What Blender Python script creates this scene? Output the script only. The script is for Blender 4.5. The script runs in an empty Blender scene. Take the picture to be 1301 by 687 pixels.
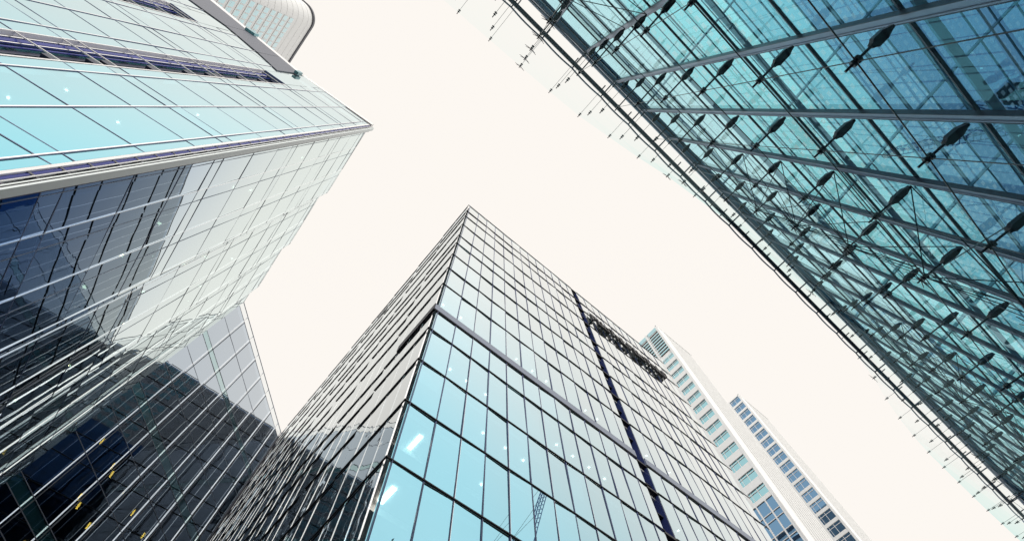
import bpy, math, random
from mathutils import Vector, Matrix
random.seed(7)
SC = bpy.context.scene
COL = SC.collection

# ------------------------------------------------------------------ camera
EYE = 1.6                       # eye height; every height below is measured from the eye
FPX, CX, CY = 609.54, 650.5, 343.5
ROT = Matrix(((0.7635, -0.6058, -0.2238), (-0.6454, -0.7277, -0.2320), (-0.0222, 0.3216, -0.9466)))
cam_d = bpy.data.cameras.new('camera')
cam_d.sensor_fit = 'HORIZONTAL'; cam_d.sensor_width = 36.0
cam_d.lens = 36.0 * FPX / 1301.0
cam_d.clip_start = 0.1; cam_d.clip_end = 6000
cam = bpy.data.objects.new('camera', cam_d); COL.objects.link(cam)
q = ROT.to_quaternion(); q.normalize()
cam.matrix_world = Matrix.Translation((0, 0, EYE)) @ q.to_matrix().to_4x4()
SC.camera = cam
SC.render.resolution_x, SC.render.resolution_y = 1024, 540

# ------------------------------------------------------------------ sky and sun (bright overcast)
SUN_EL, SUN_AZ = 22.0, -116.0     # azimuth measured from +X towards +Y
w = bpy.data.worlds.new('World'); SC.world = w; w.use_nodes = True
nt = w.node_tree; nt.nodes.clear()
sky = nt.nodes.new('ShaderNodeTexSky'); sky.sky_type = 'NISHITA'; sky.sun_disc = False
sky.sun_elevation = math.radians(SUN_EL); sky.sun_rotation = math.radians(90 - SUN_AZ)
sky.air_density = 1.0; sky.dust_density = 3.0; sky.ozone_density = 1.0
b1 = nt.nodes.new('ShaderNodeBackground'); b1.inputs['Strength'].default_value = 0.05
b2 = nt.nodes.new('ShaderNodeBackground')
b2.inputs['Color'].default_value = (1.0, 0.953, 0.90, 1); b2.inputs['Strength'].default_value = 0.985
mx = nt.nodes.new('ShaderNodeMixShader'); mx.inputs[0].default_value = 0.97
out = nt.nodes.new('ShaderNodeOutputWorld')
nt.links.new(sky.outputs[0], b1.inputs['Color'])
nt.links.new(b1.outputs[0], mx.inputs[1]); nt.links.new(b2.outputs[0], mx.inputs[2])
# glow added in the unseen sky to brighten facade reflections and walls
geo = nt.nodes.new('ShaderNodeTexCoord'); dt = nt.nodes.new('ShaderNodeVectorMath'); dt.operation = 'DOT_PRODUCT'
_e, _a = math.radians(SUN_EL), math.radians(-97.0)     # centre of the added glow, set apart from the sun
dt.inputs[1].default_value = (math.cos(_a) * math.cos(_e), math.sin(_a) * math.cos(_e), math.sin(_e))
gm = nt.nodes.new('ShaderNodeMapRange'); gm.interpolation_type = 'SMOOTHSTEP'
gm.inputs['From Min'].default_value = 0.50; gm.inputs['From Max'].default_value = 0.80
gm.inputs['To Min'].default_value = 1.012; gm.inputs['To Max'].default_value = 1.5
nt.links.new(geo.outputs['Generated'], dt.inputs[0]); nt.links.new(dt.outputs['Value'], gm.inputs[0])
nt.links.new(gm.outputs[0], b2.inputs['Strength'])
nt.links.new(mx.outputs[0], out.inputs[0])
sl = bpy.data.lights.new('sun', 'SUN'); sl.energy = 1.4; sl.angle = math.radians(20); sl.color = (1.0, 0.95, 0.88)
so = bpy.data.objects.new('sun', sl); COL.objects.link(so)
sd = Vector((math.cos(math.radians(SUN_AZ)) * math.cos(math.radians(SUN_EL)),
             math.sin(math.radians(SUN_AZ)) * math.cos(math.radians(SUN_EL)), math.sin(math.radians(SUN_EL))))
so.rotation_euler = sd.to_track_quat('Z', 'Y').to_euler()
so.location = (0, 0, 300)

SC.view_settings.view_transform = 'Standard'; SC.view_settings.look = 'None'
SC.view_settings.exposure = 0.0; SC.view_settings.gamma = 1.0
SC.view_settings.use_curve_mapping = False
SC.render.engine = 'CYCLES'
cy = SC.cycles
cy.use_denoising = True
cy.max_bounces = 9; cy.glossy_bounces = 6; cy.diffuse_bounces = 3; cy.transmission_bounces = 6
cy.transparent_max_bounces = 40; cy.sample_clamp_indirect = 4.0
cy.caustics_reflective = False; cy.caustics_refractive = False

# ------------------------------------------------------------------ materials
def new_mat(name):
    m = bpy.data.materials.new(name); m.use_nodes = True
    m.node_tree.nodes.clear()
    return m, m.node_tree

def paint(name, col, rough=0.5, metal=0.0, var=0.08, scale=0.6, spec=0.5):
    """plain coated metal / stone with a little procedural unevenness"""
    m, t = new_mat(name); N = t.nodes; L = t.links
    o = N.new('ShaderNodeOutputMaterial'); p = N.new('ShaderNodeBsdfPrincipled')
    tc = N.new('ShaderNodeTexCoord'); nz = N.new('ShaderNodeTexNoise')
    nz.inputs['Scale'].default_value = scale; nz.inputs['Detail'].default_value = 5
    mp = N.new('ShaderNodeMapRange')
    mp.inputs['To Min'].default_value = 1 - var; mp.inputs['To Max'].default_value = 1 + var
    mul = N.new('ShaderNodeMix'); mul.data_type = 'RGBA'; mul.blend_type = 'MULTIPLY'
    mul.inputs[0].default_value = 1.0; mul.inputs[6].default_value = (*col, 1)
    L.new(tc.outputs['Object'], nz.inputs['Vector']); L.new(nz.outputs[0], mp.inputs[0])
    L.new(mp.outputs[0], mul.inputs[7]); L.new(mul.outputs[2], p.inputs['Base Color'])
    p.inputs['Roughness'].default_value = rough; p.inputs['Metallic'].default_value = metal
    p.inputs['Specular IOR Level'].default_value = spec
    L.new(p.outputs[0], o.inputs[0])
    return m

def glass(name, near, graze, f0, power, tint, wave=0.0, wscale=0.35, rough=0.0, cr=(0.3, 0.85), fmax=1.0, tgraze=None):
    """coated architectural glass: part mirror (more at a grazing angle), part tinted see-through"""
    m, t = new_mat(name); N = t.nodes; L = t.links
    o = N.new('ShaderNodeOutputMaterial')
    lw = N.new('ShaderNodeLayerWeight'); lw.inputs['Blend'].default_value = 0.5
    pw = N.new('ShaderNodeMath'); pw.operation = 'POWER'; pw.inputs[1].default_value = power
    mr = N.new('ShaderNodeMapRange'); mr.inputs['To Min'].default_value = f0; mr.inputs['To Max'].default_value = fmax
    pc = N.new('ShaderNodeMapRange'); pc.interpolation_type = 'SMOOTHSTEP'
    pc.inputs['From Min'].default_value = cr[0]; pc.inputs['From Max'].default_value = cr[1]
    cm = N.new('ShaderNodeMix'); cm.data_type = 'RGBA'
    cm.inputs[6].default_value = (*near, 1); cm.inputs[7].default_value = (*graze, 1)
    gl = N.new('ShaderNodeBsdfGlossy'); gl.inputs['Roughness'].default_value = rough
    tr = N.new('ShaderNodeBsdfTransparent'); tr.inputs['Color'].default_value = (*tint, 1)
    mix = N.new('ShaderNodeMixShader')
    L.new(lw.outputs['Facing'], pw.inputs[0]); L.new(pw.outputs[0], mr.inputs[0])
    L.new(lw.outputs['Facing'], pc.inputs[0]); L.new(pc.outputs[0], cm.inputs[0])
    L.new(cm.outputs[2], gl.inputs['Color']); L.new(mr.outputs[0], mix.inputs[0])
    L.new(tr.outputs[0], mix.inputs[1]); L.new(gl.outputs[0], mix.inputs[2])
    if tgraze:      # a longer path through the pane at a grazing angle: deeper tint
        tp = N.new('ShaderNodeMath'); tp.operation = 'POWER'; tp.inputs[1].default_value = 15.0
        tm = N.new('ShaderNodeMix'); tm.data_type = 'RGBA'
        tm.inputs[6].default_value = (*tint, 1); tm.inputs[7].default_value = (*tgraze, 1)
        L.new(lw.outputs['Facing'], tp.inputs[0]); L.new(tp.outputs[0], tm.inputs[0]); L.new(tm.outputs[2], tr.inputs['Color'])
    if wave:
        tc = N.new('ShaderNodeTexCoord'); nz = N.new('ShaderNodeTexNoise')
        nz.inputs['Scale'].default_value = wscale; nz.inputs['Detail'].default_value = 1.5
        bp = N.new('ShaderNodeBump'); bp.inputs['Strength'].default_value = 1.0
        bp.inputs['Distance'].default_value = wave
        L.new(tc.outputs['Object'], nz.inputs['Vector']); L.new(nz.outputs[0], bp.inputs['Height'])
        L.new(bp.outputs[0], gl.inputs['Normal'])
    L.new(mix.outputs[0], o.inputs[0])
    return m

def lamp(name, col, s):
    m, t = new_mat(name)
    o = t.nodes.new('ShaderNodeOutputMaterial'); e = t.nodes.new('ShaderNodeEmission')
    e.inputs[0].default_value = (*col, 1); e.inputs[1].default_value = s
    t.links.new(e.outputs[0], o.inputs[0]); return m

M = {
 'paving': paint('pale stone paving', (0.42, 0.40, 0.37), 0.8, var=0.2, scale=0.3),
 'fin_black': paint('black anodised fins', (0.010, 0.011, 0.016), 0.45, var=0.15, spec=0.3),
 'navy': paint('dark navy mullions', (0.03, 0.05, 0.16), 0.3, var=0.15),
 'white_al': paint('white aluminium', (0.84, 0.85, 0.86), 0.4, var=0.03),
 'grey_al': paint('grey aluminium', (0.27, 0.32, 0.41), 0.35, 0.1, var=0.08),
 'polished': paint('polished aluminium fins', (0.95, 0.955, 0.96), 0.22, 1.0, var=0.02),
 'eave_grey': paint('blue grey coping', (0.10, 0.115, 0.155), 0.5, 0, var=0.06),
 'seam': paint('navy seam cladding', (0.03, 0.045, 0.15), 0.2, 0, var=0.3, scale=0.5),
 'ledge': paint('slate ledge', (0.17, 0.21, 0.29), 0.35, 0, var=0.1),
 'dark_al': paint('dark grey aluminium', (0.07, 0.075, 0.10), 0.4, var=0.1),
 'thin_blue': paint('slate blue transoms', (0.10, 0.15, 0.30), 0.35, var=0.12),
 'violet': paint('blue violet metal', (0.035, 0.05, 0.28), 0.18, 0.0, var=0.25, scale=0.8),
 'slot_dark': paint('dark recess cladding', (0.03, 0.035, 0.07), 0.4, var=0.3),
 'slot_teal': paint('teal recess glazing', (0.12, 0.36, 0.42), 0.15, var=0.3, scale=0.5),
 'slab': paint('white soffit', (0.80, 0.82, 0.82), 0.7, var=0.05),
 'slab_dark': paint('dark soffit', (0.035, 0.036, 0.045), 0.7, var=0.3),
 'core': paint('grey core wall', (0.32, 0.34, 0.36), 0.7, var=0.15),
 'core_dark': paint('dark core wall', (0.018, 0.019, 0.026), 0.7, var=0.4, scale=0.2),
 'stone': paint('white stone cladding', (0.85, 0.88, 0.90), 0.6, var=0.04),
 'stone_rib': paint('pale ribbed stone', (0.72, 0.74, 0.75), 0.7, var=0.08),
 'steel': paint('dark blue steel', (0.06, 0.085, 0.13), 0.35, 0.3, var=0.2, scale=2),
 'steel_mid': paint('slate steel', (0.38, 0.47, 0.62), 0.35, 0.4, var=0.2, scale=1.5),
 'rod': paint('gunmetal rods', (0.02, 0.028, 0.044), 0.3, 0.4, var=0.3, scale=5),
 'rail_blue': paint('blue grey rail', (0.42, 0.54, 0.72), 0.3, 0.3, var=0.15, scale=2),
 'sign': paint('black sign letters', (0.012, 0.012, 0.016), 0.5, var=0.2),
 'crane': paint('crane blue steel', (0.05, 0.07, 0.28), 0.5, var=0.2),
 'crane_white': paint('crane white panel', (0.8, 0.78, 0.72), 0.5, var=0.05),
 'purlin': paint('blue roof purlins', (0.30, 0.46, 0.55), 0.4, 0.2, var=0.2, scale=1),
 'louvre': paint('deep blue soffit panels', (0.11, 0.26, 0.42), 0.35, 0.2, var=0.35, scale=0.35),
 # glass
 'lit_teal_glass': glass('teal coated glass lit face', (0.33, 0.66, 0.80), (0.97, 1, 1), 0.73, 1.7, (0.50, 0.84, 0.92), 0.006, 0.25, cr=(0.40, 0.83)),  # office block glazing, brighter variant: lit-side brightness put into the material
 'tower_glass': glass('cyan coated glass', (0.26, 0.68, 0.81), (0.95, 1, 1), 0.76, 1.8, (0.50, 0.84, 0.92), 0.006, 0.25, cr=(0.44, 0.95)),
 'post': paint('pale teal post', (0.80, 0.88, 0.90), 0.4, var=0.03),
 'shade_face_glass': glass('dark wavy glass shade face', (0.80, 0.88, 1.0), (0.94, 0.99, 1), 0.03, 1.8, (0.07, 0.11, 0.18), 0.012, 0.5),  # same block's glazing, darkened variant: side-face shade put into its tint
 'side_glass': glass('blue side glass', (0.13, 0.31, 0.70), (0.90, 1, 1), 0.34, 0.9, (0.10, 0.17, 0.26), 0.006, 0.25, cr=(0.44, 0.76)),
 'wing_glass': glass('grey reflective glass', (0.72, 0.84, 0.97), (0.98, 1, 1), 0.62, 2.4, (0.12, 0.15, 0.18), 0.004, 0.3),
 'spandrel': glass('pale teal spandrel glass', (0.62, 0.86, 0.9), (1, 1, 1), 0.58, 2.0, (0.8, 0.95, 1.0)),
 'window_teal': glass('tower window glass', (0.45, 0.82, 0.92), (0.85, 0.97, 1.0), 0.75, 2.5, (0.1, 0.3, 0.4), 0.004, 0.3),
 'window_blue': glass('blue tower window glass', (0.28, 0.52, 0.80), (0.7, 0.88, 1.0), 0.6, 2.5, (0.20, 0.40, 0.62), 0.004, 0.3),
 'pavilion_glass': glass('teal wall glass', (0.35, 0.75, 0.85), (0.50, 0.82, 0.95), 0.10, 3.0, (0.56, 0.85, 0.90), 0.002, 0.4, fmax=0.6),
 'screen_glass': glass('clear screen glass', (0.7, 0.95, 0.93), (0.6, 0.95, 1.0), 0.01, 6.0, (0.992, 0.998, 0.997), fmax=0.08, tgraze=(0.42, 0.86, 0.84)),
 'parapet_glass': glass('clear parapet glass', (0.9, 0.95, 0.97), (1, 1, 1), 0.06, 4.5, (0.93, 0.96, 0.97)),
 # lamps
 'downlight': lamp('warm white downlight', (1.0, 0.93, 0.82), 8.0),
 'orange_lamp': lamp('amber luminaire', (1.0, 0.60, 0.08), 14.0),
 'yellow_lamp': lamp('yellow downlight', (1.0, 0.92, 0.45), 14.0),
}

def roof_glass(name, tint, frit, amt):
    m, t = new_mat(name); N = t.nodes; L = t.links
    o = N.new('ShaderNodeOutputMaterial')
    tr = N.new('ShaderNodeBsdfTransparent'); tr.inputs[0].default_value = (*tint, 1)
    tl = N.new('ShaderNodeBsdfTranslucent'); tl.inputs[0].default_value = (*frit, 1)
    gl = N.new('ShaderNodeBsdfGlossy'); gl.inputs['Roughness'].default_value = 0.02
    tc = N.new('ShaderNodeTexCoord'); br = N.new('ShaderNodeTexBrick')
    br.inputs['Color1'].default_value = (1, 1, 1, 1); br.inputs['Color2'].default_value = (0.55, 0.55, 0.55, 1)
    br.inputs['Mortar'].default_value = (0, 0, 0, 1); br.inputs['Scale'].default_value = 1.0
    br.inputs['Brick Width'].default_value = 0.55; br.inputs['Row Height'].default_value = 0.42
    br.inputs['Mortar Size'].default_value = 0.12; br.inputs['Mortar Smooth'].default_value = 0.1
    nz = N.new('ShaderNodeTexNoise'); nz.inputs['Scale'].default_value = 0.35; nz.inputs['Detail'].default_value = 3
    mu = N.new('ShaderNodeMath'); mu.operation = 'MULTIPLY'
    mu2 = N.new('ShaderNodeMath'); mu2.operation = 'MULTIPLY'; mu2.inputs[1].default_value = amt
    m1 = N.new('ShaderNodeMixShader'); m2 = N.new('ShaderNodeMixShader'); m2.inputs[0].default_value = 0.06
    L.new(tc.outputs['Object'], br.inputs['Vector']); L.new(tc.outputs['Object'], nz.inputs['Vector'])
    L.new(br.outputs['Color'], mu.inputs[0]); L.new(nz.outputs[0], mu.inputs[1]); L.new(mu.outputs[0], mu2.inputs[0])
    L.new(mu2.outputs[0], m1.inputs[0]); L.new(tr.outputs[0], m1.inputs[1]); L.new(tl.outputs[0], m1.inputs[2])
    L.new(m1.outputs[0], m2.inputs[1]); L.new(gl.outputs[0], m2.inputs[2]); L.new(m2.outputs[0], o.inputs[0])
    return m
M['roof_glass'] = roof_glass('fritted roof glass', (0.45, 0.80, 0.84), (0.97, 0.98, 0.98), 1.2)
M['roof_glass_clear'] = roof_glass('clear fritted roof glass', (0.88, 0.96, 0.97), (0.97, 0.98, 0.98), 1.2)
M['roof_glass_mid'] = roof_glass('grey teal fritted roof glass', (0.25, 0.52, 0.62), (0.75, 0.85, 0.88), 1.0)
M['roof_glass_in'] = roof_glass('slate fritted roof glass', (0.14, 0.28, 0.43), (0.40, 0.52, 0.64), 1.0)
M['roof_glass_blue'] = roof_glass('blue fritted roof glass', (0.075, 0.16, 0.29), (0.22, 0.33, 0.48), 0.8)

# ------------------------------------------------------------------ mesh helpers
ROTI = ROT.transposed()
def px(p):
    """where a world point lands in the photograph, for choosing which repeats show largest"""
    c = ROTI @ (Vector(p) - Vector((0, 0, EYE)))
    if c.z > -0.05: return None
    return CX + FPX * c.x / -c.z, CY - FPX * c.y / -c.z

class MB:
    def __init__(s): s.v = []; s.f = []; s.smooth = False
    def add(s, pts, faces):
        n = len(s.v); s.v += [tuple(p) for p in pts]; s.f += [tuple(i + n for i in f) for f in faces]; return s
    def hexa(s, p):
        return s.add(p, [(0, 3, 2, 1), (4, 5, 6, 7), (0, 1, 5, 4), (1, 2, 6, 5), (2, 3, 7, 6), (3, 0, 4, 7)])
    def box(s, x0, x1, y0, y1, z0, z1):
        return s.hexa([(x0, y0, z0 + EYE), (x1, y0, z0 + EYE), (x1, y1, z0 + EYE), (x0, y1, z0 + EYE),
                       (x0, y0, z1 + EYE), (x1, y0, z1 + EYE), (x1, y1, z1 + EYE), (x0, y1, z1 + EYE)])
    def tube(s, a, b, r, n=6, r2=None):
        a = Vector(a); b = Vector(b); d = (b - a)
        if d.length < 1e-6: return s
        d.normalize(); u = d.orthogonal().normalized(); v = d.cross(u); r2 = r if r2 is None else r2
        ring = lambda c, rr: [c + (u * math.cos(2 * math.pi * i / n) + v * math.sin(2 * math.pi * i / n)) * rr for i in range(n)]
        P = ring(a, r) + ring(b, r2)
        return s.add(P, [(i, (i + 1) % n, n + (i + 1) % n, n + i) for i in range(n)] + [tuple(range(n))[::-1], tuple(range(n, 2 * n))])
    def merge(s, o): return s.add(o.v, o.f)
    def area(s):
        P = [px(p) for p in s.v]
        if any(p is None for p in P): return 0.0
        x0 = max(0, min(p[0] for p in P)); x1 = min(1301, max(p[0] for p in P))
        y0 = max(0, min(p[1] for p in P)); y1 = min(687, max(p[1] for p in P))
        return max(0, x1 - x0) * max(0, y1 - y0)

class Frame:
    """a vertical facade: l metres along it, n metres out of it, z metres above the eye"""
    def __init__(s, o, u, n): s.o, s.u, s.n = o, u, n
    def p(s, l, n, z): return (s.o[0] + s.u[0] * l + s.n[0] * n, s.o[1] + s.u[1] * l + s.n[1] * n, z + EYE)
    def box(s, l0, l1, n0, n1, z0, z1):
        P = s.p
        c = [P(l0, n0, z0), P(l1, n0, z0), P(l1, n1, z0), P(l0, n1, z0), P(l0, n0, z1), P(l1, n0, z1), P(l1, n1, z1), P(l0, n1, z1)]
        return MB().hexa(c)
    def pane(s, l0, l1, z0, z1, n, jit=0.0):
        """a sealed glazing unit, each a hair out of plane as real ones are"""
        t = 0.03; a, b = random.uniform(-jit, jit), random.uniform(-jit, jit)
        P = s.p
        c = [P(l0, n - t - a, z0), P(l1, n - t + a, z0), P(l1, n - a + 0 * t + a * 2, z0), P(l0, n - a, z0)]
        m = MB()
        # front sheet (slightly tilted)
        m.add([P(l0, n - a - b, z0), P(l1, n + a - b, z0), P(l1, n + a + b, z1), P(l0, n - a + b, z1)], [(0, 1, 2, 3)])
        return m

def obj(name, mb, mat, root=None, kind=None):
    me = bpy.data.meshes.new(name)
    off = Vector(root_loc(root)) if root else Vector((0, 0, 0))
    me.from_pydata([tuple(Vector(v) - off) for v in mb.v], [], mb.f); me.update()
    me.materials.append(M[mat] if isinstance(mat, str) else mat)
    o = bpy.data.objects.new(name, me); COL.objects.link(o)
    if root: o.parent = root
    if kind: o['kind'] = kind
    return o
def root_loc(r):
    p = Vector((0, 0, 0))
    while r is not None: p = p + r.location; r = r.parent
    return p
def thing(name, label, cat, loc, group=None):
    o = bpy.data.objects.new(name, None); COL.objects.link(o); o.empty_display_size = 0.5
    o.location = loc; o['label'] = label; o['category'] = cat
    if group: o['group'] = group
    return o
def emit(root, name, mat, mbs, cap=100):
    """every piece its own part; past the cap the ones that show least become one part"""
    if len(mbs) <= cap:
        return [obj(name, m, mat, root) for m in mbs]
    order = sorted(range(len(mbs)), key=lambda i: -mbs[i].area())
    res = [obj(name, mbs[i], mat, root) for i in order[:cap]]
    rest = MB()
    for i in order[cap:]: rest.merge(mbs[i])
    obj(name, rest, mat, root, 'stuff')
    return res
def disc(c, r, h=0.04, n=12):
    return MB().tube(c, (c[0], c[1], c[2] - h), r, n)

# ------------------------------------------------------------------ ground
g = MB().add([(-3000, -3000, 0), (3000, -3000, 0), (3000, 3000, 0), (-3000, 3000, 0)], [(0, 1, 2, 3)])
go = obj('ground', g, 'paving'); go['kind'] = 'structure'

# ------------------------------------------------------------------ central office block
def central_block():
    root = thing('office_block', 'glass office block with black floor fins, its sharp corner pointing at the sky',
                 'office building', (24.5, 54, 0))
    X0, Y0, X1, Y1, TOP = 4.9, 13.0, 44.0, 95.0, 67.9
    ZF = [67.75, 63.9, 60.75, 56.1, 50.9, 47.8, 43.8, 39.7, 35.75, 30.5, 27.7, 23.75, 19.8, 15.85, 11.9, 7.95, 4.0, -1.5]
    R = Frame((X0, Y0), (1, 0), (0, -1)); Lf = Frame((X0, Y0), (0, 1), (-1, 0))
    G = -0.075
    seam0, seam1, end = 19.75, 20.85, X1 - X0
    cols = [0.33] + [0.38 + 1.53 * k for k in range(1, 13)] + [seam0]
    cols2 = [seam1 + 1.52 * k for k in range(0, 12)] + [end]
    panes, mull, fins = [], [], []
    for cc in (cols, cols2):
        for a, b in zip(cc[:-1], cc[1:]):
            for zt, zb in zip(ZF[:-1], ZF[1:]):
                panes.append(R.pane(a + .04, b - .04, zb + 0.02, zt - 0.10, G, 0.02))
    bl = []
    for cc in (cols, cols2):
        for a, b in zip(cc[:-1], cc[1:]):
            for zt, zb in zip(ZF[3:-1], ZF[4:]):
                if random.random() < .22:
                    bl.append(R.box(a + .08, b - .06, -.40, -.38, zt - .16 - random.choice((.7, 1.2, 1.9, 2.6)), zt - .16))
    emit(root, 'blind', 'slab', bl)
    # corner return pane
    for zt, zb in zip(ZF[:-1], ZF[1:]):
        panes.append(R.pane(0.25, 0.31, zb + .02, zt - .1, G, 0.0))
    emit(root, 'window', 'lit_teal_glass', panes)
    for k, l in enumerate(cols[:-1] + cols2[1:-1]):
        wd = 0.032 if k % 2 else 0.022
        mull.append(R.box(l - wd, l + wd, G - .06, G + (0.035 if k else 0.07), -1.6, TOP))
    emit(root, 'mullion', 'navy', mull)
    trim = [R.box(l + (0.034 if k % 2 else .024), l + (0.046 if k % 2 else .034), G - .02, G + 0.03, -1.6, TOP) for k, l in enumerate(cols[1:-1] + cols2[1:-1])]
    emit(root, 'mullion_cap', 'polished', trim)
    for z in ZF[:-1]:
        th = 0.06
        fins.append(R.box(-0.002, seam0, G, 0, z - th, z))
        fins.append(R.box(seam1, end + 1.0, G, 0, z - th, z))
    # left face: staggered fins on a serrated plan
    y = 0.0; k = 0; lp, lm, cap = [], [], []
    teeth = []
    while y < Y1 - Y0 - .1:
        wl = 6.0; teeth.append((y, min(y + wl, Y1 - Y0))); y += wl
    for ti, (a, b) in enumerate(teeth):
        d = 0.0 if ti == 0 else 0.07
        F = Frame((X0 + d, Y0 + a), ((-d) / (b - a) if ti else 0.0, 1.0), (-1, 0))
        n = 4; stp = (b - a) / n
        for i in range(n):
            for zt, zb in zip(ZF[:-1], ZF[1:]):
                lp.append(F.pane(i * stp + .03 + (0.27 if a == 0 and i == 0 else 0), (i + 1) * stp - .03, zb + .02, zt - .1, G, 0.006))
            lm.append(F.box(i * stp - .02, i * stp + .02, G - .05, G + .02, -1.6, TOP) if not (a == 0 and i == 0) else F.box(.25, .29, G - .05, G + .015, -1.6, TOP))
        for zi, z in enumerate(ZF[:-1]):
            dz = 0.0 if ti == 0 else random.choice((0.0, 0.0, -0.1, 0.08))
            fins.append(F.box(-0.002 if dz else 0.002, (b - a) - random.choice((0, 0.0, 0, .5)), G, 0.0, z - .06 + dz, z + dz))
            if random.random() < 0.10:
                q0 = random.uniform(0, 1.5); fins.append(F.box(q0, q0 + random.uniform(1.5, 2.8), G, -0.03, z - 2.05, z - 2.0))
    emit(root, 'side_window', 'shade_face_glass', lp)
    emit(root, 'side_fin', 'polished', lm)
    emit(root, 'floor_fin', 'fin_black', fins)
    # thick ledge
    emit(root, 'ledge', 'ledge', [R.box(0.003, seam0 - .003, G - .02, 0.03, 30.56, 31.3), R.box(seam1 + .003, end + .6, G - .02, 0.03, 30.56, 31.3)])
    emit(root, 'side_ledge', 'fin_black', [Lf.box(0.01, 4.4, G, 0.06, 30.56, 31.45)])
    # seam
    obj('seam_recess', R.box(seam0 + .02, seam1 - .02, -1.2, -0.75, -1.6, TOP), 'seam', root)
    obj('seam_side', R.box(seam1 - .05, seam1 - .005, -0.75, -0.1, -1.6, TOP), 'seam', root)
    emit(root, 'seam_tie', 'fin_black', [R.box(seam0, seam1, -.6, -.05, z - .2, z - .02) for z in ZF[:-1]] + [R.box(seam0, seam1, -.7, -.3, z - 2.1, z - 2.02) for z in ZF[:-1]])
    # floors, soffits, core, roof
    emit(root, 'floor_slab', 'slab', [MB().box(X0 + .42, X1 - .3, Y0 + .42, Y1 - .3, z - .42, z - .14) for z in ZF[1:-1]])
    emit(root, 'downstand', 'slab', [R.box(.6, end - .5, -2.25, -1.95, z - .75, z - .424) for z in ZF[1:-1]])
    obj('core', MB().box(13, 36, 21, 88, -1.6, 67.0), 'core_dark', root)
    obj('roof', MB().box(X0 + .3, X1 - .2, Y0 + .3, Y1 - .2, 67.2, 67.6), 'dark_al', root)
    emit(root, 'end_wall', 'grey_al', [MB().box(X1 - .12, X1, Y0 + .26, Y1, -1.6, 67.5), MB().box(X0 + .3, X1, Y1 - .2, Y1, -1.6, 67.5)])
    lights = []
    for z in (19.8, 23.75, 27.7, 35.75):
        for k in range(0, 18):
            if random.random() < .36:
                l = 1.2 + 1.53 * k + random.uniform(-.15, .15)
                lights.append(disc(R.p(l, -1.35, z - .43), 0.08))
    emit(root, 'downlight', 'downlight', lights)
    emit(root, 'strip_light', 'downlight', [R.box(1.6, 1.85, -1.9, -0.9, 19.8 - .49, 19.8 - .43), R.box(.9, 1.15, -1.7, -.7, 15.85 - .49, 15.85 - .43)])
    return root
central_block()

# ------------------------------------------------------------------ roof sign on the central block
def roof_sign():
    root = thing('roof_sign', 'row of black standoff letters below the roofline of the central glass block', 'sign', (34, 12.75, 58.3 + EYE))
    F = Frame((26.5, 13.0), (1, 0), (0, -1))
    x = 0.0; bars = []; i = 0
    shapes = [((0, .3, 0, 2.3), (.3, 1.0, 1.9, 2.3), (.3, .8, .95, 1.3)), ((0, .3, 0, 2.3), (.75, 1.05, 0, 2.3), (.3, .75, 0, .4)), ((0, .3, 0, 1.7), (.3, .8, 0, .35), (.3, .8, 1.35, 1.7), (.8, 1.05, .2, 1.5)),
              ((.35, .7, 0, 2.3), (0, 1.05, 1.95, 2.3)), ((0, .3, 0, 1.7), (.75, 1.05, 0, 1.7), (.3, .75, 1.35, 1.7)), ((0, .3, 0, 2.3), (.3, .9, 0, .4))]
    while x < 15.0:
        m = MB()
        for (a, b, c, d) in shapes[i % 6]:
            m.merge(F.box(x + a * .95 + .002, x + b * .95, 0.06, 0.42, 58.3 + c * .8, 58.3 + d * .8))
        lo = obj('letter', m, 'sign', root)
        s = MB()
        for a in (.15, .8): s.tube(F.p(x + a, 0.3, 60.1), F.p(x + a, -0.09, 61.6), .03, 5)
        st = obj('standoff', s, 'sign', root); st.parent = lo
        st.location = (0, 0, 0)
        x += 1.16; i += 1
    obj('rail', MB().tube(F.p(-.2, .2, 60.4), F.p(15.6, .2, 60.4), .03, 6), 'sign', root)
roof_sign()

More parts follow.
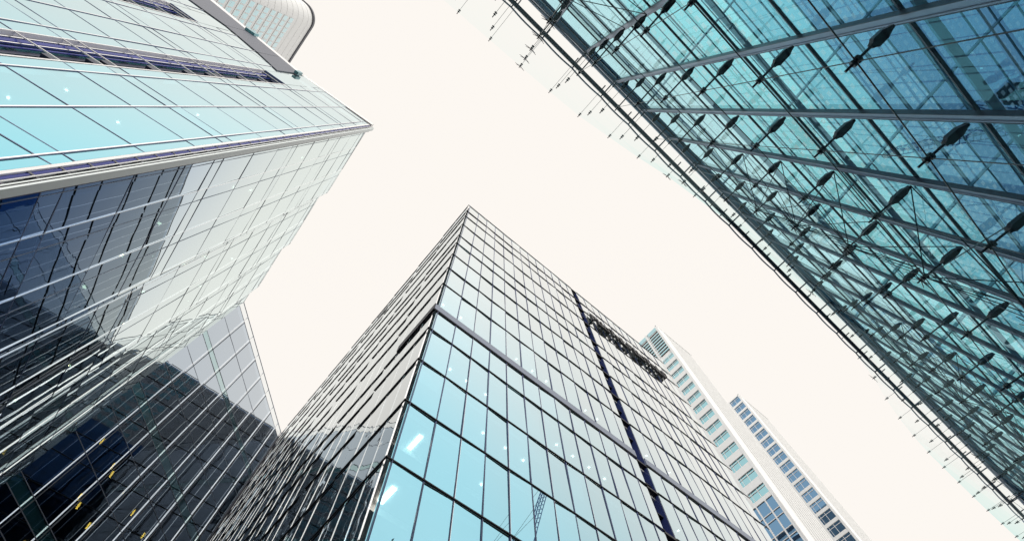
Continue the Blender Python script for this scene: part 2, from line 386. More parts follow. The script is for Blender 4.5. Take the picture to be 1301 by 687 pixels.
# ------------------------------------------------------------------ left tower
def left_tower():
    root = thing('glass_tower', 'pale teal glass tower with vertical slots and a white corner post, filling the upper left', 'tower', (-30, 30, 0))
    az = math.radians(175.7)
    U = Frame((-11.94, 12.9), (math.cos(az), math.sin(az)), (-math.sin(az), math.cos(az)))
    Z0, DZ = 20.5, 4.07
    ZK = [Z0 + DZ * k for k in range(-5, 12)] + [67.0]
    extra = [Z0 + DZ * k - 1.1 for k in (-3, 0, 3, 6, 9)]
    rows = sorted([-1.6] + ZK + extra)
    TOPU = 65.4
    def seg_rows(top): return [r for r in rows if r < top - .3] + [top]
    panes, trans, mull = [], [], []
    bays = [(0.04, .65, 66.6), (.65, 3.70, 66.9), (3.70, 6.80, 67.5), (6.80, 7.70, 67.8), (10.1, 11.25, 65.4), (11.25, 14.3, 65.4), (14.3, 17.4, 65.4), (17.4, 18.3, 65.4),
            (21.3, 22.3, 65.4), (22.3, 25.4, 65.4), (25.4, 28.5, 65.4), (28.5, 31.6, 65.4), (31.6, 34.7, 65.4), (34.7, 37.8, 65.4)]
    for a, b, top in bays:
        rr = seg_rows(top)
        for zb, zt in zip(rr[:-1], rr[1:]):
            panes.append(U.pane(a + .03, b - .03, zb + .03, zt - .03, 0.0, 0.01))
        for z in rr[1:]:
            trans.append(U.box(a + .003, b - .003, -.05, .015, z - .028, z + .028))
    # glazing continues above the slot heads
    for a, b, z0, top in ((7.7, 10.1, 57.2, 67.8), (18.3, 21.3, 57.8, 65.4)):
        panes.append(U.pane(a + .03, b - .03, z0, top, 0.0, 0.01))
        trans.append(U.box(a, b, -.9, .04, z0 - .12, z0))
    emit(root, 'window', 'tower_glass', panes)
    emit(root, 'transom', 'thin_blue', trans)
    for l in (.65, 3.7, 6.8, 11.25, 14.3, 17.4, 22.3, 25.4, 28.5, 31.6, 34.7):
        mull.append(U.box(l - .035, l + .035, .003, .05, -1.6, 65.3))
    emit(root, 'mullion', 'polished', mull)
    emit(root, 'mullion_gasket', 'thin_blue', [U.box(l - .06, l - .037, -.03, .03, -1.6, 65.2) for l in (.65, 3.7, 6.8, 11.25, 14.3, 17.4, 22.3, 25.4, 28.5, 31.6, 34.7)])
    emit(root, 'slot_jamb', 'white_al', [U.box(a, b, -.4, .03, -1.6, z) for a, b, z in ((7.6, 7.7, 57.0), (10.1, 10.18, 57.0), (18.2, 18.3, 57.6), (21.3, 21.4, 57.6), (-.12, .04, 66.6))])
    # slots
    back, pipes, cross, dark, br, tubes = [], [], [], [], [], []
    for a, b, ztop in ((7.7, 10.1, 57.1), (18.3, 21.3, 57.7)):
        back.append(U.box(a, b, -1.3, -.95, -1.6, ztop))
        for t, r in ((.87, .20), (.66, .06)):
            l = a + (b - a) * t
            pipes.append(MB().tube(U.p(l, -.45, -1.6), U.p(l, -.45, ztop - .2), r, 8))
        dark.append(U.box(a + (b - a) * .50, a + (b - a) * .62, -.95, -.6, -1.6, ztop - .1))
        for t in (.98, .74): tubes.append(MB().tube(U.p(a + (b - a) * t, -.3, -1.6), U.p(a + (b - a) * t, -.3, ztop - .1), .028, 5))
        for k, z in enumerate([r for r in rows if r < ztop]):
            cross.append(U.box(a, b, -.06, .01, z - .03, z + .03))
            br.append(U.box(a + .1, a + (b - a) * .5, -.9, -.35, z + .3, z + .85))
    emit(root, 'slot_glazing', 'slot_teal', back); emit(root, 'riser_pipe', 'violet', pipes)
    emit(root, 'slot_lining', 'slot_dark', dark); emit(root, 'slot_bar', 'white_al', cross); emit(root, 'slot_tube', 'polished', tubes); emit(root, 'slot_bracket', 'slot_dark', br)
    # eave
    P = U.p
    prof = [(10.4, 60.6, 67.2, 68.6), (14.0, 62.8, 68.8, 70.2), (19.5, 65.2, 71.0, 72.5), (27.0, 65.6, 73.9, 75.6), (38.0, 65.8, 78.0, 80.0)]
    e, f = [], []
    for (la, za, ta, wa), (lb, zb, tb, wb) in zip(prof[:-1], prof[1:]):
        e.append(MB().hexa([P(la + .03, -.1, za), P(lb - .03, -.1, zb), P(lb - .03, .10, zb), P(la + .03, .10, za), P(la + .03, -.1, ta), P(lb - .03, -.1, tb), P(lb - .03, .14, tb), P(la + .03, .14, ta)]))
        f.append(MB().hexa([P(la, -.5, ta), P(lb, -.5, tb), P(lb, .07, tb), P(la, .07, ta), P(la, -.5, wa), P(lb, -.5, wb), P(lb, .07, wb), P(la, .07, wa)]))
    emit(root, 'coping_band', 'eave_grey', e); emit(root, 'parapet', 'white_al', f)
    emit(root, 'eave_bracket', 'slot_teal', [U.box(10.0, 10.5, .12, .5, 65.4, 66.8), U.box(18.6, 19.9, .15, .5, 70.4, 71.6)])
    obj('parapet', U.box(-.1, 10.4, -.6, .0, 67.9, 69.0), 'white_al', root)
    # corner post and recess
    obj('corner_recess', MB().box(-12.2, -11.35, 13.35, 13.6, -1.6, 66.4), 'slot_dark', root)
    emit(root, 'corner_pipe', 'violet', [MB().tube((-11.72, 13.0, 0), (-11.72, 13.0, 68), .09, 8)])
    emit(root, 'corner_rail', 'white_al', [MB().tube((-11.55, 12.9, 0), (-11.55, 12.9, 67.8), .03, 6)])
    emit(root, 'corner_tie', 'dark_al', [MB().box(-11.9, -11.4, 12.9, 13.3, z, z + .1) for z in [Z0 - 20 + 1.36 * k for k in range(49)]])
    obj('corner_post', MB().box(-11.32, -11.10, 12.8, 13.25, -1.6, 66.5), 'post', root)
    obj('corner_gasket', MB().box(-11.24, -11.20, 12.78, 12.797, -1.6, 66.4), 'fin_black', root)
    # lower face in three raked bays
    segs = [((-11.93, 13.2), (-11.25, 24.3), 67.5), ((-11.91, 24.32), (-11.30, 34.0), 67.5), ((-11.85, 34.02), (-11.34, 42.6), 67.5), ((-11.9, 42.62), (-11.70, 46.0), 67.4)]
    thick_y = [13.45, 16.6, 20.3, 24.0, 24.75, 25.85, 29.6, 33.5, 34.2, 35.0, 38.4, 42.0, 43.6]
    lp, lt, lm, ln, jog = [], [], [], [], []
    for si, (A, B, top) in enumerate(segs):
        dx, dy = B[0] - A[0], B[1] - A[1]; Ls = math.hypot(dx, dy); u = (dx / Ls, dy / Ls)
        F = Frame(A, u, (u[1], -u[0]))
        ys = [t - A[1] for t in thick_y if A[1] + .1 < t < B[1] - .1]
        edges = [0.0] + ys + [Ls]
        rr = seg_rows(top)
        for a, b in zip(edges[:-1], edges[1:]):
            if b - a < .15: continue
            for zb, zt in zip(rr[:-1], rr[1:]):
                lp.append(F.pane(a + .03, b - .03, zb + .03, zt - .03, 0, .012))
            if b - a > 2: ln.append(F.box(a + .95, a + .98, -.03, .02, -1.6, top - .1))
        for z in rr[1:]: lt.append(F.box(0.0, Ls, -.05, .012, z - .022, z + .022))
        for y in ys: lm.append(F.box(y - .025, y + .025, .003, .05, -1.6, top - .05))
        if si < 3:
            C = segs[si + 1][0]
            jog.append(MB().hexa([(B[0] - .7, B[1] - .02, 0), (B[0], B[1] - .02, 0), (B[0], B[1] + .0, 0), (B[0] - .7, B[1] + .0, 0), (B[0] - .7, B[1] - .02, top + EYE), (B[0], B[1] - .02, top + EYE), (B[0], B[1], top + EYE), (B[0] - .7, B[1], top + EYE)]))
    emit(root, 'side_window', 'side_glass', lp); emit(root, 'side_transom', 'thin_blue', lt)
    emit(root, 'side_mullion', 'polished', lm); emit(root, 'thin_mullion', 'grey_al', ln); emit(root, 'step_return', 'grey_al', jog)
    # inside
    slabs = []
    for z in [r for r in ZK if 0 < r < 66]:
        slabs.append(MB().add([(-12.3, 13.9, z - .35 + EYE), (-12.3, 60, z - .35 + EYE), (-40, 60, z - .35 + EYE), (-40, 15.6, z - .35 + EYE)], [(0, 1, 2, 3)]).add([(-12.3, 13.9, z - .05 + EYE), (-40, 15.6, z - .05 + EYE), (-40, 60, z - .05 + EYE), (-12.3, 60, z - .05 + EYE)], [(0, 1, 2, 3)]))
    emit(root, 'floor_slab', 'slab', slabs)
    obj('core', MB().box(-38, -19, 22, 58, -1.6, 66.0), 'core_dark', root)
    obj('roof', MB().add([(-11.9, 13.6, 66.4 + EYE), (-11.9, 60, 66.4 + EYE), (-49.5, 60, 66.4 + EYE), (-49.5, 16, 66.4 + EYE)], [(0, 1, 2, 3)]), 'dark_al', root)
    lights = []
    for k in range(1, 9):
        z = Z0 + DZ * k - .36
        for j in range(3):
            lights.append(disc((-12.9 - 0.9 * (j % 2), 15 + random.uniform(0, 27), z + EYE), .10))
    emit(root, 'downlight', 'yellow_lamp', lights)
    emit(root, 'office_light', 'downlight', [disc(U.p(random.uniform(1, 14), -1.1, Z0 + DZ * k - .36), .07) for k in (1, 1, 2, 2, 2, 3, 3, 4, 4, 5, 5, 6)])
    return root
left_tower()

# ------------------------------------------------------------------ dark wing set at 45 degrees
def dark_wing():
    root = thing('glass_wing', 'dark angular glass wing with white vertical fins below the teal tower', 'office building', (-4, 56, 0))
    s = math.sqrt(.5)
    F = Frame((-11.94, 45.95), (s, s), (s, -s))
    W = 23.6
    fins = [2.78 + 3.17 * k for k in range(7)]
    edges = [0.0] + fins + [W]
    lev = [-1.6, 1.0, 4.9, 9.0, 13.0, 17.0, 21.1, 25.2, 29.2, 31.0, 32.2, 37.4, 41.5, 44.4, 45.6, 49.65, 53.7, 57.0, 57.95, 62.2, 66.3]
    panes, sp, hb = [], [], []
    for a, b in zip(edges[:-1], edges[1:]):
        for zb, zt in zip(lev[:-1], lev[1:]):
            (sp if zt - zb < 1.3 else panes).append(F.pane(a + .03, b - .03, zb + .03, zt - .03, 0, .012))
    emit(root, 'spandrel_backing', 'slot_teal', [F.box(.02, W - .02, -.16, -.08, zb + .05, zt - .05) for zb, zt in zip(lev[:-1], lev[1:]) if zt - zb < 1.3])
    emit(root, 'window', 'wing_glass', panes); emit(root, 'spandrel', 'spandrel', sp)
    for z in lev[1:]: hb.append(F.box(0.02, W, -.05, .02, z - .035, z + .035))
    emit(root, 'transom', 'grey_al', hb)
    emit(root, 'fin', 'polished', [F.box(l - .035, l + .035, .003, .09, -1.6, 66.9) for l in fins])
    emit(root, 'thin_mullion', 'dark_al', [F.box(l + .30, l + .35, -.02, .06, -1.6, 66.3) for l in fins])
    pp = [F.pane(a + .05, b - .05, 66.42, 67.45, 0.0, 0) for a, b in zip(edges[:-1], edges[1:])]
    emit(root, 'parapet_pane', 'parapet_glass', pp)
    obj('handrail', F.box(0.02, W + .6, -.04, .04, 67.48, 67.56), 'grey_al', root)
    emit(root, 'baluster', 'grey_al', [F.box(l - .03, l + .03, -.04, .02, 66.3, 67.5) for l in edges[1:]])
    obj('end_wall', F.box(W, W + .75, -14, .12, -1.6, 66.5), 'dark_al', root)
    slabs = [F.box(.3, W - .1, -13, -.35, z - .4, z - .1) for z in (4.9, 9, 13, 17, 21.1, 25.2, 29.2, 32.2, 37.4, 41.5, 45.6, 49.65, 53.7, 57.9, 62.2, 66.2)]
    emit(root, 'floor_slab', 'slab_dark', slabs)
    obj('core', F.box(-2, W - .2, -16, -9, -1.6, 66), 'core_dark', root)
    lamps = []
    for z in (25.2, 29.2, 32.2, 37.4, 41.5):
        for l in (3.8, 6.9, 7.9, 10.4, 13.0, 16.2, 17.0, 19.5):
            if random.random() < .55:
                c_ = F.p(l, -random.choice((1.6, 2.1, 2.7)), 0); lamps.append(MB().box(c_[0], c_[0] + .17, c_[1], c_[1] + .95, z - .47, z - .41))
    emit(root, 'strip_light', 'orange_lamp', lamps)
dark_wing()

# ------------------------------------------------------------------ round-cornered tower behind, top left
def round_tower():
    root = thing('round_corner_tower', 'pale distant tower with a rounded corner and a grid of small windows', 'tower', (-75, 35, 0))
    X, Y0, Y1, TOP, r = -56.0, 14.4, 60.0, 155.0, 4.5
    pts = []
    for i in range(13):
        a = math.radians(-90 + 90 * i / 12); pts.append((X - r + r * math.cos(a), Y0 + r + r * math.sin(a)))
    poly = pts + [(X, Y1), (X - 42, Y1), (X - 42, Y0)]
    def prism(poly, z0, z1):
        n = len(poly); m = MB()
        m.add([(x, y, z0 + EYE) for x, y in poly] + [(x, y, z1 + EYE) for x, y in poly],
              [(i, (i + 1) % n, n + (i + 1) % n, n + i) for i in range(n)] + [tuple(range(n))[::-1], tuple(range(n, 2 * n))])
        return m
    obj('wall', prism(poly, -1.6, TOP), 'stone', root)
    F = Frame((X, 0), (0, 1), (1, 0))
    off = [(x + (0.35 if i < 14 else -.35) * 1.0, y - .0) for i, (x, y) in enumerate(poly)]
    cop = [(x + .3, y - .3) for x, y in pts] + [(X + .3, Y1 + .1), (X - 42, Y1 + .1), (X - 42, Y0 - .3)]
    obj('coping', prism(cop, TOP + .01, TOP + 1.1), 'dark_al', root)
    win, fr = [], []
    z = 143.0
    while z > 60:
        y = 18.4
        while y < 34:
            win.append(F.pane(y, y + 1.25, z - 2.1, z, .03, 0.005)); y += 1.55
        fr.append(F.box(18.2, 34.2, .0, .12, z - 2.45, z - 2.15)); z -= 3.5
    emit(root, 'window', 'window_teal', win)
    emit(root, 'sill', 'stone', fr)
    # rounded corner joints
    jj = []
    for k in range(22):
        zz = TOP - 3.5 * k - 3
        jj.append(prism([(x + .03, y - .03) for x, y in pts] + [(X + .03, Y1), (X - 3, Y1), (X - 12, Y0 - .03)], zz, zz + .12))
    emit(root, 'panel_joint', 'stone_rib', jj)
round_tower()

# ------------------------------------------------------------------ stone towers behind the central block
def stone_tower(label, X, Y, TOP, Wd, wy0, wy1, pitch, wh, ztop, zbot, glass_kind, cols, louvre):
    root = thing('stone_tower', label, 'tower', (X + Wd / 2, Y + 20, 0))
    F = Frame((X, Y), (0, 1), (-1, 0)); R = Frame((X, Y), (1, 0), (0, -1))
    D = 44.0; dep = .35
    wall, win, fr = MB(), [], []
    obj('body', MB().box(X + dep + .15, X + Wd, Y + .3, Y + D, -1.6, TOP - .5), 'core', root)
    gap = wy1 - wy0
    ys = [(wy0 - Y + (gap + .55) * k, wy1 - Y + (gap + .55) * k) for k in range(cols)]
    zs = []
    z = ztop
    while z - wh > zbot: zs.append((z - wh, z)); z -= pitch
    # stone grid standing proud of the glass
    piers = [0.0] + [v for ab in ys for v in ab] + [D]
    for a, b in zip(piers[0::2], piers[1::2]): wall.merge(F.box(a, b, -dep, 0, zs[-1][0] - .8, TOP if not louvre else TOP))
    for i, (a, b) in enumerate(ys):
        top = TOP
        for (z0, z1) in zs:
            if top > z1: wall.merge(F.box(a, b, -dep, -.04, z1, top)) if not (louvre and top == TOP) else None
            top = z0
        wall.merge(F.box(a, b, -dep, -.04, zs[-1][0] - .8, zs[-1][0]))
        for (z0, z1) in zs:
            m_ = (a + b) / 2
            win.append(F.pane(a, b, z0, z1, -.24, .01))
            fr.append(F.box(m_ - .05, m_ + .05, -.23, -.14, z0, z1).merge(F.box(a, b, -.23, -.16, z0 + wh * .72, z0 + wh * .76)).merge(F.box(b - .55, b - .48, -.23, -.15, z0, z1)))
    obj('wall', wall, 'stone', root)
    wo = emit(root, 'window', glass_kind, win, 100)
    emit(root, 'window_frame', 'white_al', fr, 100)
    # lower storeys: continuous glazing
    low, lf = [], []
    z = zs[-1][0] - .85
    while z > 20:
        low.append(F.pane(0.25, D, z - 2.3, z, -.2, .01)); low.append(F.pane(.25, D, z - 3.55, z - 2.4, -.2, .01))
        lf.append(F.box(0, D, -.25, -.05, z - 2.42, z - 2.3)); lf.append(F.box(0, D, -.25, -.05, z - 3.66, z - 3.55)); z -= 3.66
    emit(root, 'lower_window', 'window_blue', low)
    emit(root, 'lower_transom', 'white_al', lf)
    emit(root, 'lower_pier', 'white_al', [F.box(q_, q_ + .22, -.25, 0.02, -1.6, zs[-1][0] - .8) for q_ in (0, 2.0, 4.0, 6.5, 9, 12)])
    if louvre:
        a0 = 0.5
        emit(root, 'top_glazing', glass_kind, [F.pane(a0 + 3.6 * k, a0 + 3.3 + 3.6 * k, TOP - 1.9, TOP - .1, -.2, .01) for k in range(4)])
        obj('top_backing', F.box(.3, D, -dep - .1, -.3, ztop, TOP - .1), 'stone', root)
        lv, zz, k = [], TOP - 2.6, 0
        while zz > ztop + .8:
            for c in range(3):
                lv.append(F.box(a0 + 3.6 * c, a0 + 3.3 + 3.6 * c, -.3, -.12, zz - .28, zz))
            zz -= 1.35
        emit(root, 'louvre', 'fin_black', lv[0::2] if False else lv)
        emit(root, 'top_pane', glass_kind, [F.pane(a0 + 3.6 * c, a0 + 3.3 + 3.6 * c, TOP - 2.6 - 1.35 * (k + 1) + .1, TOP - 2.6 - 1.35 * k - .6, -.25, .01) for c in range(3) for k in range(int((TOP - 2.6 - ztop - .8) / 1.35))])
    # ribbed flank
    obj('flank', R.box(.003, Wd, -.6, -.32, -1.6, TOP - .22), 'stone', root)
    obj('flank_pilaster', R.box(.004, 3.4, -.31, -.02, -1.6, TOP - .2), 'stone', root)
    rib = MB(); l = 3.5
    while l < Wd - .1:
        rib.merge(R.box(l, l + 1.05, -.315, -.08, -1.6, TOP - .25)); l += 1.4
    obj('ribbed_cladding', rib, 'stone_rib', root)
    obj('roof', MB().box(X + .3, X + Wd, Y + .35, Y + D - .1, TOP - .5, TOP - .2), 'stone', root)
    obj('coping', R.box(0.0, Wd, -.5, .05, TOP - .19, TOP + .25), 'stone', root)
stone_tower('white stone tower with paired teal windows and dark louvres at its top', 75.2, 17.6, 130.2, 15.8, 17.95, 21.8, 3.66, 2.1, 114.7, 63.5, 'window_teal', 6, True)
stone_tower('farther pale stone tower with a single column of dark blue windows', 130.0, 20.2, 150.0, 17.0, 20.75, 24.75, 3.7, 2.75, 149.6, 60.0, 'window_blue', 5, False)

# ------------------------------------------------------------------ glass pavilion overhead
def pavilion():
    root = thing('glass_pavilion', 'teal point-fixed glass hall with outrigger struts and cables overhead', 'pavilion', (20, -18, 0))
    d = 5.0; sl = .0244; H = 5.4 * d
    nrm = math.hypot(1, sl)
    F = Frame((0, -d), (1 / nrm, sl / nrm), (-sl / nrm, 1 / nrm))
    K = list(range(-3, 27)); mx_ = {k: (-.098 + .4245 * k) * d for k in K}
    J = list(range(-2, 9)); zj = {j: (1.575 + .5215 * j) * d for j in J}
    def interp(T, x):
        if x <= T[0][0]: return T[0][1]
        for (a, fa), (b, fb) in zip(T[:-1], T[1:]):
            if x <= b: return fa + (fb - fa) * (x - a) / (b - a)
        return T[-1][1]
    TOPT = [(-1.4, .46), (-.1, .50), (.33, .515), (.75, .535), (1.19, .588), (1.62, .642), (2.05, .71), (2.9, .79), (4.2, .83), (5.4, .74), (6.2, .645), (6.6, .557), (7, .488), (7.4, .439), (7.8, .404), (8.2, .389), (9.5, .36), (11, .35)]
    LOWT = [(-1.4, .80), (0, .79), (.75, .77), (1.19, .757), (1.62, .736), (2.05, .709), (2.49, .672), (2.9, .64), (4, .60), (6, .56), (8, .52), (11, .5)]
    def tip(k, j, dn=0.0):
        x = mx_[k]; z = zj[j]; t = (z / d - 2.1) / 3.5
        y = -d * (interp(LOWT, x / d) * (1 - t) + interp(TOPT, x / d) * t)
        yf = -d + sl * x
        n = max(0.4, y - yf)
        return F.p(x * nrm, n + dn, z)
    node = lambda k, j, n=.3: F.p(mx_[k] * nrm, n, zj[j])
    # wall glass
    wp = []
    zr = [-1.6] + [zj[j] for j in J[:-1]] + [H - .05]
    for k in K[:-1]:
        for a, b in zip(zr[:-1], zr[1:]):
            wp.append(F.pane(mx_[k] * nrm + .02, mx_[k + 1] * nrm - .02, a + .01, b - .01, 0, .004))
    emit(root, 'window', 'pavilion_glass', wp)
    mu = []
    for k in K:
        l = mx_[k] * nrm
        m = F.box(l - .045, l + .045, .03, .10, -1.6, H - .1)
        m.merge(F.box(l - .075, l - .047, .02, .12, -1.6, H - .1)).merge(F.box(l + .047, l + .075, .02, .12, -1.6, H - .1))
        mu.append(m)
    emit(root, 'mullion', 'steel_mid', mu)
    emit(root, 'mullion_edge', 'steel', [F.box(mx_[k] * nrm - .09, mx_[k] * nrm - .077, .015, .125, -1.6, H - .1).merge(F.box(mx_[k] * nrm + .077, mx_[k] * nrm + .09, .015, .125, -1.6, H - .1)) for k in K])
    rails = [F.box(mx_[-3] * nrm, mx_[26] * nrm, -.03, .03, zj[j] - .018, zj[j] + .018) for j in J[:-1]]
    emit(root, 'glazing_rail', 'steel', rails)
    # inner grilles behind the glass
    emit(root, 'grille', 'steel_mid', [F.box(mx_[-3] * nrm, mx_[26] * nrm, -.28, -.14, zj[j] - .05, zj[j] + .0) for j in J[:-1:2]])
    emit(root, 'blind_slat', 'steel_mid', [F.box(mx_[-3] * nrm, mx_[26] * nrm, -.44, -.41, z_, z_ + .008) for z_ in [.9 + 1.3 * i for i in range(20)]])
    # struts
    struts = []
    for k in K:
        for j in J:
            a = Vector(node(k, j, .22)); b = Vector(tip(k, j)); dv = (b - a); Ls = dv.length; dv.normalize()
            pm = MB().tube(a, b, .024 if j < 6 else .009, 6)
            side = Vector((F.u[0], F.u[1], 0)); up = Vector((0, 0, 1))
            pl = min(.52, Ls * .6)
            prof = [(0, .02), (.07, .04), (.15, .08), (pl * .8, .085), (pl * .9, .045), (pl, .03)]
            V_, Fc = [], []
            for (t, hw) in prof:
                c = a + dv * t
                V_ += [c - side * hw - up * .045, c + side * hw - up * .045, c + side * hw + up * .045, c - side * hw + up * .045]
            for i in range(len(prof) - 1):
                for e_ in range(4):
                    Fc.append((i * 4 + e_, i * 4 + (e_ + 1) % 4, i * 4 + 4 + (e_ + 1) % 4, i * 4 + 4 + e_))
            Fc += [(3, 2, 1, 0), tuple(range(len(V_) - 4, len(V_)))]
            bl = MB().add(V_, Fc) if j < 7 else MB().tube(a, a + dv * .25, .035, 6)
            kn = MB().tube(b - dv * .07, b - dv * .015, .068, 10).tube(b + dv * .02, b + dv * .07, .06, 10).tube(b - dv * .02, b + dv * .2, .022, 6)
            ar = MB(); ar.merge(pm); ar.merge(bl); ar.merge(kn)
            struts.append((ar.area(), k, j, pm, bl, kn))
    struts.sort(key=lambda s_: -s_[0])
    rest = MB()
    for i, (_, k, j, pm, bl, kn) in enumerate(struts):
        if i < 100:
            so_ = obj('strut', pm, 'rod', root)
            for nm, mb in (('blade', bl), ('clamp', kn)):
                c = obj(nm, mb, 'rod', root); c.parent = so_
        else:
            rest.merge(pm).merge(bl).merge(kn)
    obj('strut', rest, 'rod', root, 'stuff')
    # cables through the clamps
    cab = []
    for j in J[:-4]:
        m = MB()
        for k in K[:-1]: m.tube(tip(k, j), tip(k + 1, j), .013, 5)
        cab.append(m)
    emit(root, 'horizontal_cable', 'rod', cab)
    cab = []
    for k in K:
        m = MB()
        for j in J[:-4]: m.tube(tip(k, j), tip(k, j + 1), .010, 5)
        cab.append(m)
    emit(root, 'vertical_cable', 'rod', cab)
    br = []
    for k in (0, 5, 10, 15, 20):
        for j in J[1:-4 if k else -5]:
            for dk, dj in ((-1, 0), (1, 0), (0, -1), (0, 1), (-1, -1), (1, 1), (1, -1), (-1, 1)):
                if j + dj in zj and k + dk in mx_:
                    br.append(MB().tube(tip(k, j), node(k + dk, j + dj, .2), .013, 5))
    emit(root, 'brace_cable', 'rod', br)
    # small spider fittings on every fifth line
    sp = []
    for k in (0, 5, 10, 15):
        for j in J:
            m = MB(); c = Vector(tip(k, j, .1))
            for i in range(6):
                a_ = i * math.pi / 3 + .3
                m.tube(c, c + Vector((math.cos(a_) * .34, .04, math.sin(a_) * .34)), .016, 5, .008)
            sp.append(m)
    emit(root, 'spider_fitting', 'rod', sp)
    # outer screen
    scr = []
    zt = {j: zj[j] for j in J}
    for k in K[:-1]:
        for j in J[:-1]:
            A, B, C, D_ = [Vector(v) for v in (tip(k, j, .1), tip(k + 1, j, .1), tip(k + 1, j + 1, .1), tip(k, j + 1, .1))]
            cen = (A + B + C + D_) / 4
            scr.append(MB().add([cen + (v - cen) * .992 for v in (A, B, C, D_)], [(0, 1, 2, 3)]))
    emit(root, 'screen_pane', 'screen_glass', scr)
    # roof edge
    l0, l1 = mx_[-3] * nrm, mx_[26] * nrm
    obj('edge_beam', F.box(l0, l1, -.3, .12, H - .05, H + .36), 'rail_blue', root)
    obj('edge_lip', F.box(l0, l1, .18, .26, H + .1, H + .2), 'steel_mid', root)
    emit(root, 'edge_pipe', 'rail_blue', [MB().tube(F.p(l0, .22, H - .1), F.p(l1, .22, H - .1), .06, 8)])
    obj('gutter_beam', F.box(l0, l1, .74, .94, H, H + .16), 'steel', root)
    pipe, web, bk = [], [], []
    for k in K[:-1]:
        a, b = mx_[k] * nrm, mx_[k + 1] * nrm; N_ = 6; m = MB()
        for i in range(N_):
            t0, t1 = i / N_, (i + 1) / N_
            m.tube(F.p(a + (b - a) * t0, 1.06 + .05 * math.sin(math.pi * t0), H + .12), F.p(a + (b - a) * t1, 1.06 + .05 * math.sin(math.pi * t1), H + .12), .045, 6)
        pipe.append(m)
        web.append(MB().tube(F.p(a, 1.05, H + .15), F.p((a + b) / 2, 1.3, H + .12), .03, 5).tube(F.p((a + b) / 2, 1.3, H + .12), F.p(b, 1.05, H + .15), .03, 5))
    for k in K:
        l = mx_[k] * nrm
        bk.append(F.box(l - .03, l + .03,   .122, 1.06, H + .06, H + .11))
    emit(root, 'scalloped_pipe', 'rail_blue', pipe); emit(root, 'edge_bracket', 'steel', bk)
    # curved glass roof
    DEP = 30.0
    def rz(t): return H + .3 + 4.2 * math.sin(math.pi * min(1, t / DEP) * .5)
    rpa, rp, rpm, rpn, rp2, pur, ribs = [], [], [], [], [], [], []
    st = 1.35; NR = int(DEP / st)
    for i in range(NR):
        t0, t1 = i * st, (i + 1) * st
        for k in K[:-1]:
            a, b = mx_[k] * nrm, mx_[k + 1] * nrm
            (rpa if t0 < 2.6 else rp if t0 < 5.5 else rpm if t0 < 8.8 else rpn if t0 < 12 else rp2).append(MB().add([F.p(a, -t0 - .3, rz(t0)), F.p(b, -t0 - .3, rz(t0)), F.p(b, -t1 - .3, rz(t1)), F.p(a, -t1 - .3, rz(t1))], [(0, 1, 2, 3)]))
        pur.append(F.box(l0, l1, -t0 - .33, -t0 - .27, rz(t0) - .12, rz(t0) - .02))
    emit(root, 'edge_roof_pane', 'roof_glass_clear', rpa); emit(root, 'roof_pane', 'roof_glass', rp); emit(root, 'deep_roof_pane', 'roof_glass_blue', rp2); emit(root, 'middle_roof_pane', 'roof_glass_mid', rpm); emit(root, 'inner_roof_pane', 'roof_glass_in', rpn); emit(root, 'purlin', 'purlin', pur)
    for k in K[::3]:
        m = MB(); l = mx_[k] * nrm
        for i in range(0, NR, 2):
            t0, t1 = i * st, (i + 2) * st
            m.hexa([F.p(l - .04, -t0 - .3, rz(t0) - .32), F.p(l + .04, -t0 - .3, rz(t0) - .32), F.p(l + .04, -t1 - .3, rz(t1) - .32), F.p(l - .04, -t1 - .3, rz(t1) - .32),
                    F.p(l - .04, -t0 - .3, rz(t0) - .1), F.p(l + .04, -t0 - .3, rz(t0) - .1), F.p(l + .04, -t1 - .3, rz(t1) - .1), F.p(l - .04, -t1 - .3, rz(t1) - .1)])
        ribs.append(m)
    emit(root, 'roof_rib', 'purlin', ribs)
    obj('back_wall', F.box(l0, l1, -DEP - .4, -DEP - .02, -1.6, rz(DEP)), 'louvre', root)
    emit(root, 'end_wall', 'louvre', [F.box(l0, l0 + .3, -DEP, -.4, -1.6, H), F.box(l1 - .3, l1, -DEP, -.4, -1.6, H)])
pavilion()

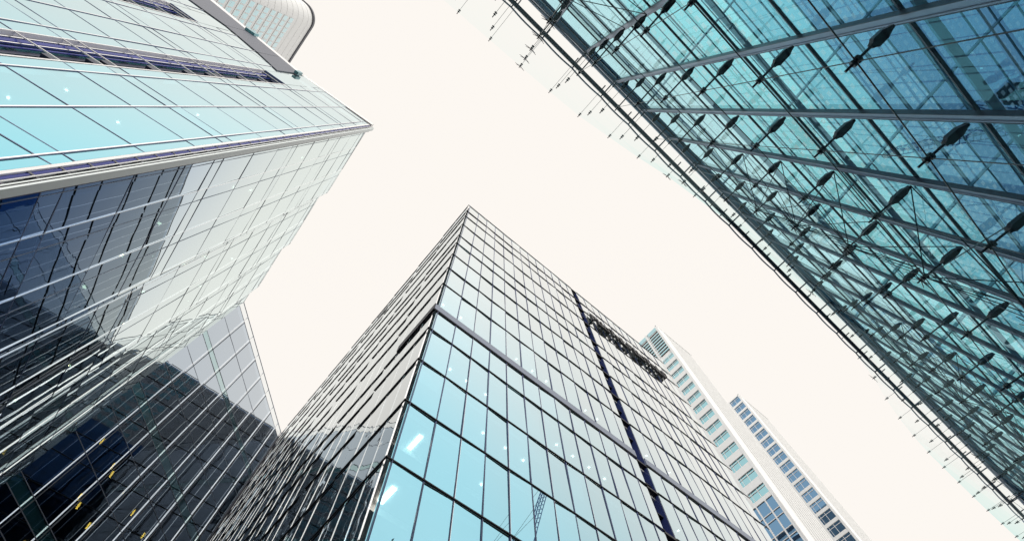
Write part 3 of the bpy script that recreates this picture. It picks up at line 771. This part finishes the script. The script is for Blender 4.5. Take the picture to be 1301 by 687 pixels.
# ------------------------------------------------------------------ crane mirrored in the glass
def crane():
    root = thing('tower_crane', 'blue lattice luffing crane mirrored in the lower panes of the central glass block', 'crane', (74, -60, 0))
    def lattice(a, b, w0, w1, n, r, up):
        a, b = Vector(a), Vector(b); d = (b - a).normalized(); s_ = d.cross(Vector(up)).normalized(); t_ = s_.cross(d)
        m = MB(); C = []
        for i in range(n + 1):
            f = i / n; c = a.lerp(b, f); w_ = (w0 + (w1 - w0) * f) / 2
            C.append([c + s_ * w_ + t_ * w_, c - s_ * w_ + t_ * w_, c - s_ * w_ - t_ * w_, c + s_ * w_ - t_ * w_])
        for i in range(n):
            for e_ in range(4):
                m.tube(C[i][e_], C[i + 1][e_], r, 5)
                m.tube(C[i][e_], C[i + 1][(e_ + 1) % 4], r * .6, 4)
        return m
    base = (74, -60, 0); head = (74, -60, 88); foot = (75, -60, 90); tipp = (89.2, -60, 134.5)
    obj('mast', lattice(base, head, 2.2, 2.2, 30, .13, (0, 1, 0)), 'crane', root)
    obj('jib', lattice(foot, tipp, 2.0, 1.5, 22, .13, (0, 1, 0)), 'crane', root)
    obj('cab', MB().hexa([(75, -61.5, 88), (77, -61.5, 88), (77, -59.5, 88), (75, -59.5, 88), (75, -61.5, 90.2), (77.4, -61.5, 90.2), (77.4, -59.5, 90.2), (75, -59.5, 90.2)]), 'crane_white', root)
    obj('counterweight', MB().hexa([(66, -61.2, 88), (69, -61.2, 88), (69, -58.8, 88), (66, -58.8, 88), (66, -61.2, 91), (69, -61.2, 91), (69, -58.8, 91), (66, -58.8, 91)]), 'fin_black', root)
    obj('back_jib', lattice((66, -60, 89), (75, -60, 89), 1.6, 1.6, 6, .1, (0, 1, 0)), 'crane', root)
    obj('a_frame', MB().tube((73, -61, 90), (70, -60, 100), .15).tube((73, -59, 90), (70, -60, 100), .15).tube((67, -60, 90), (70, -60, 100), .12), 'crane', root)
    obj('pendant_line', MB().tube((70, -60, 100), (88.4, -60, 133.5), .05).tube((70, -60, 100), (84, -60, 121), .05), 'fin_black', root)
    obj('jib_head', MB().hexa([(88.6, -61, 133.5), (90.0, -61, 133.5), (90.0, -59, 133.5), (88.6, -59, 133.5), (89.6, -61, 137.0), (90.9, -61, 137.0), (90.9, -59, 137.0), (89.6, -59, 137.0)]), 'fin_black', root)
crane()
